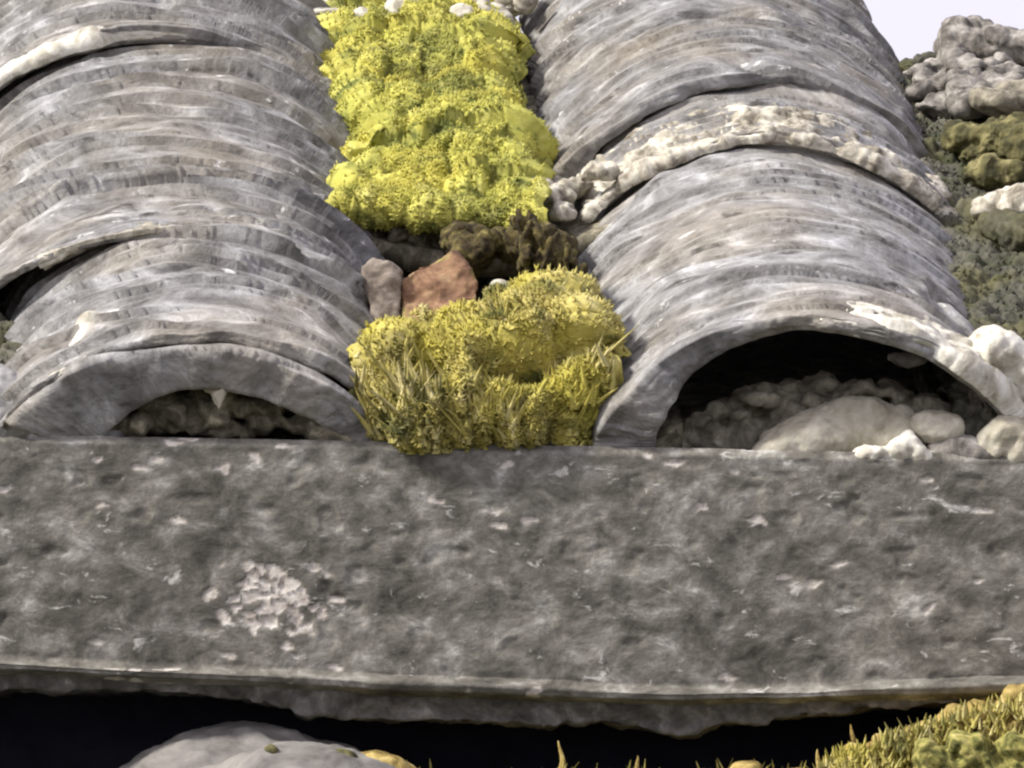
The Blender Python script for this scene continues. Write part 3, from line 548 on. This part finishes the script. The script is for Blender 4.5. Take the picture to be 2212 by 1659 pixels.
# right edge: olive cushions, pale lump, head stones of the short tile
def olive(label, pts, mat=None, sm=3):
    return tag(organic('moss_cushion', [rl(*p) for p in pts], mat or M_OLIVE, .0011, 1, ((.0055, 60, 4), (.0040, 170, 4))), label, 'moss')
olive('mustard moss cushion below the stony tile at the right edge', [(2120, 300, .035, (.018, .02, .010)), (2190, 300, .04, (.02, .02, .012)), (2110, 335, .03, (.010, .012, .007)), (2240, 320, .04, (.02, .02, .012))])
olive('rounded olive moss cushion above the pale mortar at the right edge', [(2130, 372, .03, (.014, .014, .009)), (2170, 380, .03, (.012, .014, .008))])
olive('dark olive moss patch in the notch beneath the sky', [(2010, 145, .024, (.016, .02, .008)), (1975, 150, .02, (.012, .02, .006)), (2050, 160, .026, (.01, .016, .007))], M_MOSSD)
olive('grey green moss cushion low in the gutter at the right edge', [(2180, 500, .026, (.018, .02, .009)), (2230, 510, .03, (.016, .02, .010)), (2140, 520, .02, (.012, .016, .006))], M_MOSSD)
L = [rl(2160, 440, .03, (.014, .012, .006)), rl(2200, 430, .034, (.014, .012, .008)), rl(2140, 458, .027, (.010, .008, .003)), rl(2240, 440, .034, (.02, .014, .010))]
tag(organic('mortar_lump', L, M_CREAM, .0013, 3, ((.004, 60, 4), (.0014, 220, 2))), 'pale mortar lump in the gutter at the right edge, below the olive moss', 'mortar')
def headstones():
    L = [rl(2070, 88, .04, (.011, .02, .0125), (0, .2, 0)), rl(2110, 84, .04, (.014, .02, .0125)), rl(2165, 103, .04, (.020, .02, .0125)), rl(2240, 108, .04, (.03, .02, .013)), rl(2060, 128, .035, (.010, .016, .010))]
    L += [rl(2095+rr.uniform(-45, 120), 165+rr.uniform(-30, 60), .04, (rr.uniform(.004, .011), .008, rr.uniform(.003, .007)), (0, rr.uniform(-.6, .6), 0)) for _ in range(46)]
    L += [rl(rr.uniform(1985, 2200), rr.uniform(150, 235), .03, (rr.uniform(.006, .012), .012, rr.uniform(.003, .006)), (0, rr.uniform(-.4, .4), 0)) for _ in range(30)]
    return tag(organic('ridge_stone', L, M_GREYST, .0013, 3, ((.0045, 50, 4), (.0016, 200, 3)), sharp=(.0025, 45)), 'lumpy grey brown ridge stone against the sky at the right', 'stone')
headstones()
stone('broken_tile_end', 'smooth pale broken tile end under the ridge stone at the right edge', [rl(2150, 222, .045, (.014, .014, .006), (0, .35, 0)), rl(2185, 225, .045, (.016, .014, .008)), rl(2235, 215, .045, (.024, .014, .011))], M_BEDARCH, 'roof tile', disp=((.004, 50, 3), (.0012, 220, 3)))
# ------------------------------------------------------------------ stones below the slab
stone('wall_stone', 'large rounded pale stone directly under the left part of the slab', [(U(520, 1720, .03), (.062, .05, .037), (0, 0, 0)), (U(420, 1740, .03), (.042, .04, .034), (0, 0, 0)), (U(640, 1740, .03), (.05, .04, .035), (0, 0, 0))], M_BOUL, 'stone', .0018, 8, ((.005, 22, 4), (.0018, 110, 4)))
stone('wall_stone', 'flatter pale stone with green patch in front of the large rounded one', [(U(650, 1740, -.02), (.050, .03, .031), (0, .06, 0)), (U(500, 1770, -.02), (.045, .03, .028), (0, -.1, 0)), (U(780, 1760, -.02), (.03, .026, .028), (0, .2, 0))], M_BOUL, 'stone', .0018, 8, ((.0045, 30, 4), (.0018, 110, 4)))
L = [(U(580+rr.random()*180, 1625+rr.random()*40, -.030+.01*rr.random()), (rr.uniform(.003, .008), .006, rr.uniform(.002, .005)), (0, .2, 0)) for _ in range(26)]
tag(organic('moss_cushion', L, M_OLIVE, .0012, 2, ((.0016, 140, 3),)), 'patchy green moss on the flatter pale stone under the slab', 'moss')
stone('wall_stone', 'orange stained stone at the right of the two pale stones under the slab', [(U(830, 1720, -.005), (.026, .03, .020), (0, .6, 0)), (U(760, 1690, -.004), (.012, .02, .012), (0, 0, 0))], M_ORMOSS, 'stone', .0015, 5)
# mossy bank at the lower right
L = [(U(2050, 1740, .03), (.050, .05, .040), (0, -.3, 0)), (U(2180, 1660, .03), (.045, .05, .042), (0, -.2, 0)), (U(2300, 1640, .03), (.05, .05, .050), (0, 0, 0)), (U(1900, 1740, .02), (.03, .04, .026), (0, -.3, 0))]
for i in range(150):
    q = rr.random(); px = 1780+q*480; top = 1660-190*q**.8; L.append((U(px, top+rr.uniform(0, 170), -.016+.012*rr.random()-.012*q), (rr.uniform(.003, .008), .009, rr.uniform(.002, .006)), (0, rr.uniform(-1, 1), 0)))
bank = tag(organic('moss_bank', L, M_ORMOSS, .0016, 2, ((.003, 90, 3), (.0016, 240, 3))), 'golden brown mossy stone bank at the lower right under the slab', 'mossy stone')
L = [(U(1990+rr.random()*240, 1600+rr.random()*90, -.042), (rr.uniform(.003, .007), .012, rr.uniform(.003, .006)), (0, rr.random(), 0)) for _ in range(50)]
tag(organic('moss_cushion', L, M_MOSS_B, .0014, 2, ((.002, 150, 3),)), 'bright green moss clump in front of the golden bank at the lower right corner', 'moss')
stone('wall_stone', 'small yellow topped stone at the bottom edge, left of the golden bank', [(U(1610, 1706, .0), (.013, .02, .0125), (0, 0, 0)), (U(1730, 1725, .01), (.02, .02, .014), (0, -.3, 0))], M_ORMOSS)
def blades(name, label, pts, ln, wd, seed, mat, tones=(.2, 1.)):
    r = np.random.default_rng(seed); V = []; F = []; T_ = []
    for p in pts:
        hh = r.uniform(*ln); rd = r.uniform(*wd); lx, ly, cv = r.normal(0, .35), r.uniform(-.5, .2), r.uniform(-.5, .7); o0 = len(V)
        for i in range(5):
            q = i/4; rad = rd*(1-q)**.7+.0001; c = np.array(p)+np.array([lx*hh*q, (ly*q-.2*cv*q*q)*hh, hh*(q-.2*abs(cv)*q*q)])
            for j in range(4): V.append(c+np.array([rad*math.cos(j*1.571+hh*900), .7*rad*math.sin(j*1.571+hh*900), 0]))
        F += [[o0+i*4+j, o0+i*4+(j+1) % 4, o0+(i+1)*4+(j+1) % 4, o0+(i+1)*4+j] for i in range(4) for j in range(4)]; T_ += [r.uniform(*tones)]*20
    return tag(raw(name, V, F, mat, None, True, None, T_), label, 'moss', None, 'stuff')
pts = []
for i in range(1500):
    q = rr.random(); px = 1770+q*500; top = 1662-165*q**.8; pts.append(U(px, top+rr.random()**1.3*190, -.024-.022*q*rr.random()))
blades('moss_blades', 'fine yellow moss blades covering the bank at the lower right corner', pts, (.003, .009), (.0005, .0013), 21, M_MOSS2)
pts = [U(rr.gauss(c, w_), rr.uniform(1682, 1712), rr.uniform(-.005, .03)) for c, w_, n in ((1210, 14, 8), (1380, 22, 10), (1540, 16, 8), (1620, 50, 50), (1760, 30, 30), (820, 60, 60), (1290, 90, 16)) for _ in range(n)]
blades('moss_blades', 'thin faint yellow strands rising at the bottom edge before the dark recess', pts, (.004, .013), (.0005, .0012), 22, M_MOSS2, (.1, .7))
# upright moss stalks
def stalk(label, px, py, hh, ww, y, tilt=0.):
    tip = U(px, py, y); nt, ns = 24, 26; V = []
    for i in range(ns):
        q = i/(ns-1); z = tip[2]-hh*(1-q); r = ww*(1-q)**.8+.00015; cx = tip[0]-tilt*(1-q)*hh
        for j in range(nt):
            a = 2*math.pi*j/nt; rr_ = r*(1+.35*float(noise(math.cos(a)*1.5+px, math.sin(a)*1.5, q*7)))
            V.append((cx+rr_*math.cos(a)+.0006*math.sin(q*9+px), tip[1]+rr_*math.sin(a), z))
    F = [[i*nt+j, i*nt+(j+1) % nt, (i+1)*nt+(j+1) % nt, (i+1)*nt+j] for i in range(ns-1) for j in range(nt)]+[list(range(nt))[::-1], [(ns-1)*nt+j for j in range(nt)]]
    return tag(raw('moss_stalk', V, F, M_ORMOSS), label, 'moss', 'orange moss stalks under the slab')
stalk('tall orange moss stalk at the bottom edge near the middle', 1208, 1600, .030, .0032, .0, -.1)
stalk('short faint moss stalk right of the tall one at the bottom edge', 1375, 1632, .020, .0026, .0, -.1)
stalk('pointed moss stalk just left of the golden bank', 1768, 1618, .028, .0034, .0, 0)
stalk('pale spike rising from the left end of the golden bank', 1838, 1565, .036, .0036, -.004, -.25)
# stalks of the low sill the moss grows on
L = [(U(900+i*95, 1745, .03), (.020, .03, .012+.003*rr.random()), (0, 0, 0)) for i in range(10)]
stone('wall_ledge', 'shadowed mossy ledge below the bottom edge between pale stones and bank', L, M_ORMOSS, 'stone')
print('verts', sum(len(o.data.vertices) for o in S.objects if o.type == 'MESH'))
